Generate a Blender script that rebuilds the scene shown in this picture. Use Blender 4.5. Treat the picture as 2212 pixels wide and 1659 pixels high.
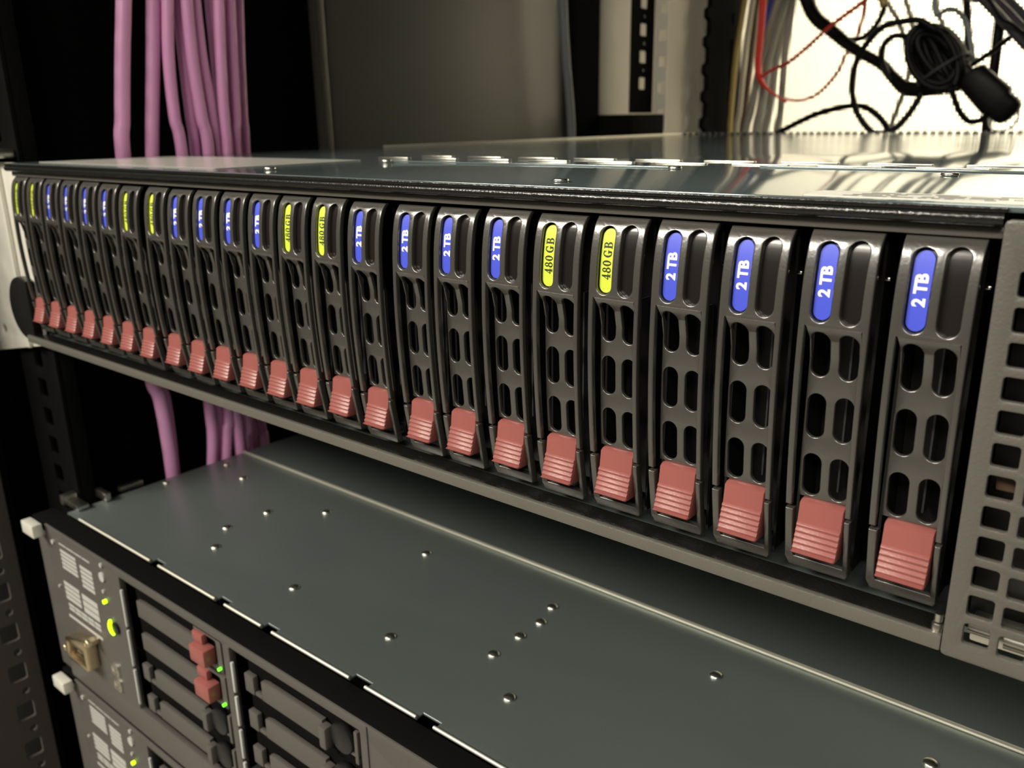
import bpy, bmesh, math, random
from mathutils import Vector, Matrix
random.seed(7)
PI = math.pi
for o in list(bpy.data.objects):
    bpy.data.objects.remove(o, do_unlink=True)
S = bpy.context.scene
COL = S.collection
# ---------------------------------------------------------------- camera
cd = bpy.data.cameras.new('camera')
cam = bpy.data.objects.new('camera', cd)
COL.objects.link(cam)
Rr = (0.7725557049744533, 0.6347613494306606, -0.015352914394090781)
Ru = (-0.17524773322713802, 0.23640651613816036, 0.9557197241483338)
Rf = (-0.6102834707823697, 0.7356561618014114, -0.2938776903635935)
cam.matrix_world = Matrix(((Rr[0], Ru[0], -Rf[0], 0.03995), (Rr[1], Ru[1], -Rf[1], -0.16043),
                           (Rr[2], Ru[2], -Rf[2], 0.023637), (0, 0, 0, 1)))
cd.sensor_fit = 'HORIZONTAL'; cd.sensor_width = 36.0
cd.lens = 1843.9 / 2212 * 36.0
cd.clip_start = 0.005; cd.clip_end = 50
cd.dof.use_dof = True; cd.dof.focus_distance = 0.205; cd.dof.aperture_fstop = 26
S.camera = cam
# ---------------------------------------------------------------- world, lamps, exposure
W = bpy.data.worlds.new('room_ambient'); S.world = W; W.use_nodes = True
W.node_tree.nodes['Background'].inputs[0].default_value = (1.0, 0.93, 0.82, 1)
W.node_tree.nodes['Background'].inputs[1].default_value = 0.035
def area(name, loc, target, sx, sy, power, color):
    l = bpy.data.lights.new(name, 'AREA'); l.shape = 'RECTANGLE'; l.size = sx; l.size_y = sy
    l.energy = power; l.color = color
    o = bpy.data.objects.new(name, l); COL.objects.link(o); o.location = loc
    o.rotation_euler = (Vector(target) - Vector(loc)).to_track_quat('-Z', 'Y').to_euler()
    return o
area('aisle_ceiling_lamp', (-0.95, -1.40, 1.08), (-0.15, -0.1, -0.1), 1.1, 0.24, 36.0, (1.0, 0.93, 0.80))
area('added_fill_lamp', (0.55, -1.75, 1.15), (-0.15, 0.0, -0.1), 1.1, 0.30, 17.0, (1.0, 0.93, 0.80))  # unseen fill lamp, added to brighten the purple cables
area('hot_aisle_lamp', (0.30, 1.32, 0.9), (0.1, 1.9, 0.2), 1.4, 0.3, 105.0, (1.0, 0.93, 0.76))
S.view_settings.view_transform = 'Standard'; S.view_settings.look = 'None'
S.view_settings.gamma = 1.0; S.view_settings.use_curve_mapping = False
S.view_settings.exposure = 0.6

# ---------------------------------------------------------------- materials
def mat(name, col, rough=0.5, metal=0.0, noise=0.0, nscale=60.0, bump=0.0, bscale=400.0, coat=0.0, emit=0.0, spec=0.5, rnoise=0.0):
    m = bpy.data.materials.new(name); m.use_nodes = True
    nt = m.node_tree; b = nt.nodes['Principled BSDF']
    b.inputs['Base Color'].default_value = (*col, 1); b.inputs['Roughness'].default_value = rough
    b.inputs['Metallic'].default_value = metal; b.inputs['Specular IOR Level'].default_value = spec
    b.inputs['Coat Weight'].default_value = coat
    tc = nt.nodes.new('ShaderNodeTexCoord')
    if noise > 0 or rnoise > 0:
        n = nt.nodes.new('ShaderNodeTexNoise'); n.inputs['Scale'].default_value = nscale; n.inputs['Detail'].default_value = 5
        nt.links.new(tc.outputs['Object'], n.inputs['Vector'])
        if noise > 0:
            r = nt.nodes.new('ShaderNodeMapRange'); r.inputs['To Min'].default_value = 1 - noise; r.inputs['To Max'].default_value = 1 + noise
            nt.links.new(n.outputs['Fac'], r.inputs['Value'])
            v = nt.nodes.new('ShaderNodeVectorMath'); v.operation = 'SCALE'; v.inputs[0].default_value = col
            nt.links.new(r.outputs['Result'], v.inputs['Scale']); nt.links.new(v.outputs['Vector'], b.inputs['Base Color'])
        if rnoise > 0:
            r2 = nt.nodes.new('ShaderNodeMapRange'); r2.inputs['To Min'].default_value = rough - rnoise; r2.inputs['To Max'].default_value = rough + rnoise
            nt.links.new(n.outputs['Fac'], r2.inputs['Value']); nt.links.new(r2.outputs['Result'], b.inputs['Roughness'])
    if bump > 0:
        n2 = nt.nodes.new('ShaderNodeTexNoise'); n2.inputs['Scale'].default_value = bscale; n2.inputs['Detail'].default_value = 3
        nt.links.new(tc.outputs['Object'], n2.inputs['Vector'])
        bp = nt.nodes.new('ShaderNodeBump'); bp.inputs['Strength'].default_value = bump; bp.inputs['Distance'].default_value = 0.0004
        nt.links.new(n2.outputs['Fac'], bp.inputs['Height']); nt.links.new(bp.outputs['Normal'], b.inputs['Normal'])
    if emit > 0:
        b.inputs['Emission Color'].default_value = (*col, 1); b.inputs['Emission Strength'].default_value = emit
    return m
M = {}
M['carrier'] = mat('carrier_plastic', (0.050, 0.047, 0.041), 0.27, 0, 0.06, 90, 0.10, 1500, spec=0.9)
M['black'] = mat('black_plastic', (0.006, 0.006, 0.006), 0.35, 0, 0.1, 80)
M['matteblack'] = mat('matte_black_paint', (0.010, 0.0095, 0.009), 0.55, 0, 0.12, 30)
M['carrier'].node_tree.nodes['Principled BSDF'].inputs['Coat Weight'].default_value = 1.0
M['carrier'].node_tree.nodes['Principled BSDF'].inputs['Coat Roughness'].default_value = 0.24
M['deepblack'] = mat('deep_black_coating', (0.006, 0.006, 0.006), 0.7, 0, 0.1, 30, spec=0.08)
M['deepblack'].node_tree.nodes['Principled BSDF'].inputs['IOR'].default_value = 1.15
M['window'] = mat('smoked_window', (0.012, 0.010, 0.009), 0.22, 0)
M['blue'] = mat('blue_label', (0.052, 0.078, 0.62), 0.5, 0, 0.04, 300)
M['yellow'] = mat('yellow_label', (0.60, 0.72, 0.05), 0.5, 0, 0.03, 300)
M['white'] = mat('white_print', (0.9, 0.9, 0.95), 0.5)
M['ink'] = mat('black_print', (0.02, 0.025, 0.01), 0.6)
M['latch'] = mat('red_latch_plastic', (0.275, 0.086, 0.075), 0.36, 0, 0.05, 120, 0.1, 1500)
M['bezelframe'] = mat('enclosure_paint', (0.105, 0.098, 0.085), 0.42, 0.1, 0.08, 120, 0.25, 1800)
M['blackbar'] = mat('black_gloss_paint', (0.010, 0.010, 0.009), 0.22, 0, 0, 60, 0.3, 1500)
M['lid'] = mat('zinc_lid_steel', (0.15, 0.19, 0.195), 0.085, 0.34, 0.08, 18, 0.012, 900, rnoise=0.02)
M['lowlid'] = mat('dark_zinc_steel', (0.235, 0.275, 0.27), 0.38, 0.75, 0.12, 7, 0.05, 900, rnoise=0.10)
M['steel'] = mat('bright_steel', (0.72, 0.70, 0.62), 0.28, 1.0, 0.08, 80)
M['ear'] = mat('silver_painted_ear', (0.72, 0.70, 0.62), 0.42, 0.3, 0.05, 60, 0.1, 1200)
M['face'] = mat('server_face_plastic', (0.082, 0.075, 0.068), 0.45, 0, 0.07, 60, 0.12, 1200)
M['postpaint'] = mat('rack_post_paint', (0.07, 0.060, 0.055), 0.5, 0.2, 0.15, 30, 0.2, 900)
M['panelpaint'] = mat('side_panel_paint', (0.075, 0.070, 0.060), 0.45, 0.1, 0.10, 9)
M['lit_panel'] = mat('door_lit_panel_paint', (0.62, 0.57, 0.47), 0.5, 0.0, 0.06, 12)  # side panel tone with light from the rear door put into the colour
M['legend'] = mat('grey_legend_print', (0.42, 0.42, 0.40), 0.5)
M['gold'] = mat('port_metal', (0.80, 0.68, 0.46), 0.25, 1.0)
M['green'] = mat('green_led', (0.12, 1.0, 0.02), 0.4, emit=1.6)
M['lime'] = mat('lime_led', (0.50, 1.0, 0.005), 0.4, emit=1.6)
M['paper'] = mat('paper_label', (0.92, 0.91, 0.84), 0.35, 0, 0.03, 40)
M['silverlabel'] = mat('silver_label', (0.66, 0.65, 0.59), 0.22, 0.25, 0.05, 30)
M['mesh'] = mat('door_mesh_paint', (0.62, 0.60, 0.50), 0.5)
M['wall'] = mat('painted_wall', (0.85, 0.82, 0.70), 0.8, 0, 0.03, 3)
M['floor'] = mat('floor_tile_vinyl', (0.30, 0.29, 0.26), 0.5, 0, 0.1, 4)
M['purple'] = mat('purple_cable_jacket', (0.80, 0.37, 0.66), 0.42, 0, 0.06, 30)
M['cblack'] = mat('black_cable_jacket', (0.004, 0.004, 0.004), 0.45, 0, 0.1, 40, spec=0.1)
M['cgrey'] = mat('grey_cable_jacket', (0.24, 0.23, 0.19), 0.5, 0, 0.06, 30)
M['cdark'] = mat('slate_cable_jacket', (0.026, 0.025, 0.029), 0.5, 0, 0.06, 30)
M['cslate'] = mat('slate_grey_jacket', (0.13, 0.14, 0.15), 0.5)
M['ccream'] = mat('cream_cable_jacket', (0.36, 0.32, 0.23), 0.5)
M['cyellow'] = mat('yellow_cable_jacket', (0.27, 0.20, 0.05), 0.45)
M['cred'] = mat('red_cable_jacket', (0.62, 0.035, 0.02), 0.4)
M['cbrown'] = mat('brown_cable_jacket', (0.10, 0.06, 0.035), 0.5)
M['cblue'] = mat('blue_cable_jacket', (0.03, 0.05, 0.35), 0.5)
M['paleedge'] = mat('bare_steel_edge', (0.85, 0.82, 0.70), 0.45, 0.7)
M['rimpaint'] = mat('rim_metallic_paint', (0.15, 0.142, 0.122), 0.36, 0.3, 0.08, 120, 0.2, 1800)
M['chrome'] = mat('chrome_pin', (0.85, 0.85, 0.85), 0.15, 1.0)

# ---------------------------------------------------------------- helpers
def link(name, me, m=None, parent=None, loc=None):
    o = bpy.data.objects.new(name, me); COL.objects.link(o)
    if m: o.data.materials.clear(); o.data.materials.append(M[m] if isinstance(m, str) else m)
    if parent: o.parent = parent
    if loc: o.location = loc
    return o
def thing(name, label, cat, loc=(0, 0, 0), group=None):
    o = bpy.data.objects.new(name, None); COL.objects.link(o); o.location = loc
    o.empty_display_size = 0.01
    o['label'] = label; o['category'] = cat
    if group: o['group'] = group
    return o
def smooth(me, deg=40):
    me.polygons.foreach_set('use_smooth', [True] * len(me.polygons))
    try: me.set_sharp_from_angle(angle=math.radians(deg))
    except Exception: pass
def bm_mesh(bm, name, sm=True, deg=40):
    bmesh.ops.recalc_face_normals(bm, faces=bm.faces)
    me = bpy.data.meshes.new(name); bm.to_mesh(me); bm.free()
    if sm: smooth(me, deg)
    return me
def box(bm, x0, x1, y0, y1, z0, z1, bev=0.0):
    b = bmesh.new()
    bmesh.ops.create_cube(b, size=1)
    for v in b.verts:
        v.co = Vector(((x0 + x1) / 2 + v.co.x * (x1 - x0), (y0 + y1) / 2 + v.co.y * (y1 - y0), (z0 + z1) / 2 + v.co.z * (z1 - z0)))
    if bev > 0: bmesh.ops.bevel(b, geom=b.edges[:], offset=bev, segments=2, profile=0.5, affect='EDGES')
    t = bpy.data.meshes.new('t'); b.to_mesh(t); b.free(); bm.from_mesh(t); bpy.data.meshes.remove(t)
def cyl(bm, c, r, h, axis='Y', seg=20, r2=None, bev=0.0):
    b = bmesh.new()
    bmesh.ops.create_cone(b, cap_ends=True, segments=seg, radius1=r, radius2=r if r2 is None else r2, depth=h)
    if bev > 0: bmesh.ops.bevel(b, geom=[e for e in b.edges if abs(e.verts[0].co.z - e.verts[1].co.z) < 1e-7 and len(e.link_faces) == 2], offset=bev, segments=2, profile=0.5, affect='EDGES')
    R = {'X': Matrix.Rotation(PI / 2, 3, 'Y'), 'Y': Matrix.Rotation(PI / 2, 3, 'X'), 'Z': Matrix.Identity(3)}[axis]
    for v in b.verts: v.co = R @ v.co + Vector(c)
    t = bpy.data.meshes.new('t'); b.to_mesh(t); b.free(); bm.from_mesh(t); bpy.data.meshes.remove(t)
def boxobj(name, m, parent, *a, bev=0.0):
    bm = bmesh.new(); box(bm, *a, bev=bev); return link(name, bm_mesh(bm, name), m, parent)
def rrect(x0, x1, z0, z1, r=0.0, n=4):
    if r <= 0: return [(x0, z0), (x1, z0), (x1, z1), (x0, z1)]
    p = []
    for cx, cz, a in ((x1 - r, z0 + r, -90), (x1 - r, z1 - r, 0), (x0 + r, z1 - r, 90), (x0 + r, z0 + r, 180)):
        for k in range(n + 1):
            t = math.radians(a + 90 * k / n); p.append((cx + r * math.cos(t), cz + r * math.sin(t)))
    return p
def circle(cx, cz, r, n=12): return [(cx + r * math.cos(2 * PI * k / n), cz + r * math.sin(2 * PI * k / n)) for k in range(n)]
def plate(outline, holes, th, bev=0.0, plane='XZ', pos=0.0, bend=None, cuts=None, name='plate', bseg=1):
    """flat plate with holes; front face at pos, thickness th towards +normal (+Y, +X or -Z)"""
    cu = bpy.data.curves.new('c', 'CURVE'); cu.dimensions = '2D'; cu.fill_mode = 'BOTH'
    for pts in [outline] + list(holes):
        sp = cu.splines.new('POLY'); sp.points.add(len(pts) - 1)
        for i, (a, b) in enumerate(pts): sp.points[i].co = (a * 1000, b * 1000, 0, 1)
        sp.use_cyclic_u = True
    cu.extrude = max(th * 500 - bev * 1000, 0.0); cu.bevel_depth = bev * 1000; cu.bevel_resolution = bseg; cu.offset = -bev * 1000
    o = bpy.data.objects.new('c', cu); COL.objects.link(o)
    dg = bpy.context.evaluated_depsgraph_get(); dg.update()
    me0 = bpy.data.meshes.new_from_object(o.evaluated_get(dg))
    bm = bmesh.new(); bm.from_mesh(me0)
    bpy.data.objects.remove(o); bpy.data.curves.remove(cu); bpy.data.meshes.remove(me0)
    bmesh.ops.remove_doubles(bm, verts=bm.verts, dist=1e-4)
    for v in bm.verts: v.co *= 0.001
    for c in (cuts or []):
        bmesh.ops.bisect_plane(bm, geom=bm.verts[:] + bm.edges[:] + bm.faces[:], plane_co=(0, c, 0), plane_no=(0, 1, 0), dist=1e-7)
    for v in bm.verts:
        a, b, t = v.co
        d = t + th / 2
        if plane == 'XZ': v.co = (a, pos + d + (bend(b) if bend else 0), b)
        elif plane == 'YZ': v.co = (pos + d, a, b)
        else: v.co = (a, b, pos - d)
    return bm_mesh(bm, name, True, 35)
def spline(pts, sub=6):
    P = [Vector(p) for p in pts]; P = [P[0] * 2 - P[1]] + P + [P[-1] * 2 - P[-2]]; o = []
    for i in range(1, len(P) - 2):
        for k in range(sub):
            t = k / sub; a, b, c, d = P[i - 1:i + 3]
            o.append(0.5 * ((2 * b) + (c - a) * t + (2 * a - 5 * b + 4 * c - d) * t * t + (3 * b - a - 3 * c + d) * t ** 3))
    o.append(P[-2]); return o
def tube_bm(bm, path, r, seg=10, rf=None, cap=True):
    n = len(path); up = Vector((0.13, 0.97, 0.2)); rings = []
    prev = None
    for i, p in enumerate(path):
        t = (path[min(i + 1, n - 1)] - path[max(i - 1, 0)]).normalized()
        if prev is None: a = t.cross(up).normalized()
        else: a = (prev - t * prev.dot(t)).normalized()
        prev = a; b = t.cross(a); rr = r if rf is None else r * rf(i / (n - 1))
        rings.append([bm.verts.new(p + (a * math.cos(2 * PI * k / seg) + b * math.sin(2 * PI * k / seg)) * rr) for k in range(seg)])
    for i in range(n - 1):
        for k in range(seg): bm.faces.new((rings[i][k], rings[i][(k + 1) % seg], rings[i + 1][(k + 1) % seg], rings[i + 1][k]))
    if cap: bm.faces.new(rings[0][::-1]); bm.faces.new(rings[-1])
def run_up(pts, stop=()):
    """cables that leave the picture at the top go on up inside the rack"""
    pts = [tuple(p) for p in pts]
    if any(abs(pts[0][0] - q[0][0]) + abs(pts[0][1] - q[0][1]) < 1e-4 for q in (CABLE['black_tail'], CABLE['diag4'])): return pts
    if pts[0][2] > 0.125: pts = [(pts[0][0] - 0.004, pts[0][1], 0.54), (pts[0][0] - 0.002, pts[0][1], pts[0][2] + 0.10)] + pts
    elif 0.108 < pts[0][2]: pts = [(pts[0][0], pts[0][1], 0.54), (pts[0][0], pts[0][1], pts[0][2] + 0.10)] + pts
    return pts
def tube(name, pts, r, m, parent=None, seg=10, sub=6, rf=None):
    bm = bmesh.new(); tube_bm(bm, spline(run_up(pts), sub), r, seg, rf)
    return link(name, bm_mesh(bm, name, True, 60), m, parent)
def textmesh(txt, size, ext=0.00006, off=0.0, plane='carrier', sx=1.0):
    """print reading upwards: text +x -> +z, text +y -> -x ; centred"""
    cu = bpy.data.curves.new('t', 'FONT'); cu.body = txt; cu.size = size * 1000; cu.extrude = ext * 1000; cu.offset = off * 1000
    cu.align_x = 'CENTER'; cu.align_y = 'CENTER'; cu.resolution_u = 3
    o = bpy.data.objects.new('t', cu); COL.objects.link(o)
    dg = bpy.context.evaluated_depsgraph_get(); dg.update()
    me = bpy.data.meshes.new_from_object(o.evaluated_get(dg)); bm = bmesh.new(); bm.from_mesh(me)
    bpy.data.objects.remove(o); bpy.data.curves.remove(cu); bpy.data.meshes.remove(me)
    xs = [v.co.x for v in bm.verts]; ys = [v.co.y for v in bm.verts]
    cx = (min(xs) + max(xs)) / 2; cy = (min(ys) + max(ys)) / 2
    for v in bm.verts: v.co = Vector(((v.co.x - cx) * sx, v.co.y - cy, v.co.z)) * 0.001
    return bm

# ================================================================ THE ROOM
def struct(name, me, m):
    o = link(name, me, m); o['kind'] = 'structure'; return o
bm = bmesh.new(); box(bm, -2.5, 2.5, -2.5, 2.2, -0.86, -0.80); struct('floor', bm_mesh(bm, 'floor', False), 'floor')
bm = bmesh.new(); box(bm, -2.5, 2.5, 1.95, 2.05, -0.80, 1.9); struct('wall_back', bm_mesh(bm, 'wall_back', False), 'wall')
bm = bmesh.new(); box(bm, -2.5, 2.5, 1.10, 2.2, 1.9, 1.96); struct('ceiling', bm_mesh(bm, 'ceiling', False), 'wall')

# ================================================================ THE RACK
rack = thing('server_rack', 'black server rack with square-holed posts and a bright perforated rear door', 'rack', (-0.2, 0.45, -0.80))
rack_inv = (0.2, -0.45, 0.80)
def rpart(name, me, m):
    o = link(name, me, m, rack, rack_inv); return o
def holed(y0, y1, z0, z1, yc, zoff, wy, hz, pitch, rr, small=True):
    hs = []; k = math.ceil((z0 - zoff + 0.012) / pitch)
    while zoff + k * pitch < z1 - 0.012:
        z = zoff + k * pitch; hs.append(rrect(yc - wy / 2, yc + wy / 2, z - hz / 2, z + hz / 2, rr, 2))
        if small and z + pitch / 2 < z1 - 0.006: hs.append(circle(yc + 0.002, z + pitch / 2, 0.0022, 8))
        k += 1
    return hs
ZB, ZT = -0.50, 0.34
HP = 0.0253
rpart('front_post', plate(rrect(-0.050, -0.0105, ZB, ZT), holed(0, 0, ZB, ZT, -0.0218, -0.2692, 0.0092, 0.0108, HP, 0.0012), 0.0018, 0, 'YZ', -0.4418, name='front_post'), 'postpaint')
rpart('mounting_rail', plate(rrect(-0.4385, -0.3960, ZB, ZT), holed(0, 0, ZB, ZT, -0.4165, -0.2692 + 0.006, 0.0095, 0.0095, 0.0159, 0.001, False), 0.002, 0.0003, 'XZ', 0.0100, name='mounting_rail'), 'deepblack')
bm = bmesh.new(); box(bm, -0.3985, -0.3962, 0.0122, 0.0190, ZB, ZT, 0.0004); rpart('rail_flange', bm_mesh(bm, 'rail_flange'), 'deepblack')
rpart('rear_post', plate(rrect(0.611, 0.6535, 0.030, ZT), holed(0, 0, 0.030, ZT, 0.6335, 0.0838, 0.0135, 0.0115, HP, 0.0015), 0.0018, 0, 'YZ', -0.4418, name='rear_post'), 'deepblack')
rpart('rear_post_flange', plate(rrect(-0.4395, -0.424, 0.012, ZT), holed(0, 0, 0.012, ZT, -0.4300, 0.0838 - 0.004, 0.007, 0.010, HP, 0.0005, False), 0.0018, 0, 'XZ', 0.6540, name='rear_post_flange'), 'lit_panel')
bm = bmesh.new(); box(bm, -0.468, -0.4245, 0.590, 0.652, -0.09, 0.0285, 0.001); rpart('post_bracket', bm_mesh(bm, 'post_bracket'), 'deepblack')
# side panel beyond the posts
bm = bmesh.new(); box(bm, -0.478, -0.4705, 0.2480, 0.5880, -0.78, 0.55, 0.0006); rpart('side_panel', bm_mesh(bm, 'side_panel'), 'panelpaint')
bm = bmesh.new(); box(bm, -0.478, -0.4705, 0.5885, 1.0, -0.78, 0.55, 0.0006); rpart('door_lit_side_panel', bm_mesh(bm, 'door_lit_side_panel'), 'lit_panel')  # rear stretch of the same side panel, door light painted in as paler colour
bm = bmesh.new(); box(bm, -0.4700, -0.4672, 0.2475, 0.2535, -0.60, 0.55, 0.0006); rpart('panel_rib', bm_mesh(bm, 'panel_rib'), 'panelpaint')
bm = bmesh.new(); box(bm, -0.530, -0.4425, -0.0095, -0.0060, -0.78, 0.55, 0.0006); rpart('light_block_filler', bm_mesh(bm, 'light_block_filler'), 'deepblack')  # unseen filler, added to keep aisle lamp light out of the cable bay
bm = bmesh.new(); box(bm, -0.530, -0.520, 0.0, 1.0, -0.78, 0.55, 0.0006); rpart('cable_bay_panel', bm_mesh(bm, 'cable_bay_panel'), 'deepblack')
bm = bmesh.new(); box(bm, -0.4700, -0.4620, 0.545, 0.588, -0.60, 0.55, 0.001); rpart('panel_channel', bm_mesh(bm, 'panel_channel'), 'deepblack')
# rear black vertical power strip post
hs = []
for k in range(12):
    z = -0.02 + k * 0.030; hs.append(rrect(0.852, 0.858, z, z + 0.013))
bm_out = [(0.882, -0.30), (0.882, ZT)]
out = [(0.882, -0.30), (0.882, ZT)]
z = ZT
while z > -0.29:
    out += [(0.800, z), (0.800, z - 0.014), (0.792, z - 0.018), (0.792, z - 0.026)]; z -= 0.030
out += [(0.800, -0.30)]
rpart('power_strip_channel', plate(out, hs, 0.006, 0, 'YZ', -0.458, name='power_strip_channel'), 'deepblack')
# right hand side of the rack, just out of frame
bm = bmesh.new(); box(bm, 0.150, 0.158, 0.02, 1.0, -0.78, 0.55); rpart('side_panel', bm_mesh(bm, 'side_panel_r'), 'matteblack')
bm = bmesh.new(); box(bm, 0.066, 0.106, 0.010, 0.012, ZB, ZT); rpart('mounting_rail', bm_mesh(bm, 'rail_r'), 'matteblack')
bm = bmesh.new(); box(bm, -0.53, 0.158, -0.05, 1.0, -0.80, -0.78); rpart('base', bm_mesh(bm, 'base'), 'matteblack')
bm = bmesh.new(); box(bm, -0.53, 0.158, -0.05, 1.0, 0.55, 0.57); rpart('top', bm_mesh(bm, 'top'), 'matteblack')
# perforated rear door
door_bm = bmesh.new(); PX = 0.0040
x0, x1, z0, z1 = -0.470, 0.150, -0.130, 0.330
nx = int((x1 - x0) / PX); nz = int((z1 - z0) / PX)
grid = {}
def gv(i, k):
    if (i, k) not in grid: grid[(i, k)] = door_bm.verts.new((x0 + i * PX / 2, 1.0, z0 + k * PX / 2))
    return grid[(i, k)]
for i in range(nx):
    for k in range(nz):
        c = (x0 + (i + .5) * PX, z0 + (k + .5) * PX); r = PX * 0.36
        ring = [door_bm.verts.new((c[0] + r * math.cos(a * PI / 4), 1.0, c[1] + r * math.sin(a * PI / 4))) for a in range(8)]
        o8 = [gv(2 * i + 2, 2 * k + 1), gv(2 * i + 2, 2 * k + 2), gv(2 * i + 1, 2 * k + 2), gv(2 * i, 2 * k + 2), gv(2 * i, 2 * k + 1), gv(2 * i, 2 * k), gv(2 * i + 1, 2 * k), gv(2 * i + 2, 2 * k)]
        for a in range(8): door_bm.faces.new((ring[a], o8[a], o8[(a + 1) % 8], ring[(a + 1) % 8]))
o = rpart('perforated_door_sheet', bm_mesh(door_bm, 'perforated_door_sheet', False), 'mesh')
bm = bmesh.new(); box(bm, -0.490, -0.466, 0.985, 1.010, -0.78, 0.55); box(bm, 0.150, 0.170, 0.985, 1.010, -0.78, 0.55)
box(bm, -0.466, 0.150, 0.996, 1.004, -0.78, -0.130); box(bm, -0.466, 0.150, 0.996, 1.004, 0.330, 0.55)
rpart('door_frame', bm_mesh(bm, 'door_frame'), 'matteblack')

# ================================================================ THE DISK ENCLOSURE
XL, XR = -0.3895, 0.060
ZTOP, ZBOT = 0.0092, -0.0730
YR = 0.655
enc = thing('disk_enclosure', 'wide disk enclosure with dark front frame and shiny steel lid, on top', 'disk enclosure', (-0.165, 0.0, ZBOT))
einv = (0.165, 0.0, -ZBOT)
def epart(name, me, m, parent=None):
    o = link(name, me, m, parent or enc, einv if parent is None else None)
    return o
# lid: perforated strip at the rear
hs = []
for r_ in range(3):
    for k in range(62): hs.append(circle(-0.372 + k * 0.0066, 0.585 + r_ * 0.018, 0.0021, 6))
epart('lid', plate(rrect(XL, XR, 0.0015, YR, 0.001, 2), hs, 0.0012, 0.0003, 'XY', ZTOP, name='lid'), 'lid')
# folded front of the lid, round black bar and lower lip
bm = bmesh.new(); box(bm, XL, 0.0125, 0.0006, 0.0014, 0.0080, ZTOP - 0.0002, 0.0003); epart('lid_front_fold', bm_mesh(bm, 'lid_front_fold'), 'blackbar')
bm = bmesh.new(); tube_bm(bm, [Vector((XL, 0.0016, 0.0069)), Vector((-0.2, 0.0016, 0.0069)), Vector((0.0120, 0.0016, 0.0069))], 0.00125, 14); epart('top_bar', bm_mesh(bm, 'top_bar'), 'blackbar')
bm = bmesh.new(); box(bm, XL, 0.0120, 0.0050, 0.0065, 0.0034, 0.0078, 0.0003); epart('bar_recess', bm_mesh(bm, 'bar_recess'), 'black')
bm = bmesh.new(); box(bm, XL, 0.0120, 0.0032, 0.006, 0.0034, 0.0055, 0.0005); epart('upper_lip', bm_mesh(bm, 'upper_lip'), 'bezelframe')
# lower rim
bm = bmesh.new(); box(bm, XL, 0.0128, -0.0030, -0.0014, ZBOT, -0.0697, 0.0004); epart('lower_rim', bm_mesh(bm, 'lower_rim'), 'rimpaint')
bm = bmesh.new(); box(bm, XL + 0.001, 0.0125, -0.0012, 0.0068, -0.0718, -0.0710, 0.0002); epart('rim_ledge', bm_mesh(bm, 'rim_ledge'), 'blackbar')
# box of the chassis
bm = bmesh.new(); box(bm, XL, XR, 0.007, YR, ZBOT, ZBOT + 0.0012); epart('base_pan', bm_mesh(bm, 'base_pan'), 'lowlid')
bm = bmesh.new(); box(bm, XL, XL + 0.0009, 0.0075, YR, ZBOT + 0.0014, ZTOP - 0.0014); epart('side_wall', bm_mesh(bm, 'side_wall'), 'lid')
bm = bmesh.new(); box(bm, XR - 0.0010, XR, 0.0075, YR, ZBOT + 0.0014, ZTOP - 0.0014); epart('side_wall', bm_mesh(bm, 'side_wall'), 'lid')
bm = bmesh.new(); box(bm, XL + 0.0015, XR - 0.0015, 0.128, 0.131, ZBOT + 0.0014, ZTOP - 0.0014); epart('backplane', bm_mesh(bm, 'backplane'), 'matteblack')
bm = bmesh.new(); box(bm, XL + 0.0015, XR - 0.0015, YR - 0.003, YR - 0.001, ZBOT + 0.0014, ZTOP - 0.0014); epart('rear_wall', bm_mesh(bm, 'rear_wall'), 'lowlid')
bm = bmesh.new(); box(bm, 0.0128, 0.0136, 0.0015, 0.126, -0.0705, 0.0028); epart('bay_divider', bm_mesh(bm, 'bay_divider'), 'black')
bm = bmesh.new(); box(bm, -0.3884, -0.3879, 0.0062, 0.126, -0.0705, 0.0028); epart('bay_divider', bm_mesh(bm, 'bay_liner'), 'deepblack')
# right grille column
hs = []
for c in range(5):
    for k in range(12):
        xc = 0.0184 + c * 0.00575; zc = -0.0673 + k * 0.00587 - (0.0004 if c else 0) + 0.0
        hs.append(rrect(xc - 0.00215, xc + 0.00215, zc - 0.0021, zc + 0.0021, 0.0006, 3))
gr = epart('grille_panel', plate(rrect(0.0130, 0.060, ZBOT, 0.0074, 0.0008, 2), hs, 0.0014, 0.00025, 'XZ', -0.0036, name='grille_panel'), 'bezelframe')
bm = bmesh.new(); box(bm, 0.0145, 0.0590, 0.012, 0.013, -0.073, 0.006); epart('grille_backing', bm_mesh(bm, 'grille_backing'), 'black')
bm = bmesh.new()
cyl(bm, (0.0190, 0.0009, -0.0676), 0.0016, 0.005, 'X', 14); cyl(bm, (0.0250, 0.0009, -0.0682), 0.0019, 0.0050, 'X', 14)
box(bm, 0.0165, 0.0290, 0.002, 0.006, -0.0716, -0.0668, 0.0005)
epart('metal_clip', bm_mesh(bm, 'metal_clip'), 'steel')
bm = bmesh.new(); box(bm, 0.0170, 0.0205, 0.0005, 0.0040, -0.0400, -0.0365, 0.0005); epart('copper_tab', bm_mesh(bm, 'copper_tab'), 'cbrown')
bm = bmesh.new(); cyl(bm, (0.0116, -0.0012, -0.0694), 0.0011, 0.0028, 'Z', 12, bev=0.0003); cyl(bm, (0.0116, -0.0012, -0.0669), 0.0008, 0.0016, 'Z', 12)
epart('corner_screw', bm_mesh(bm, 'corner_screw'), 'steel')
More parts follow.
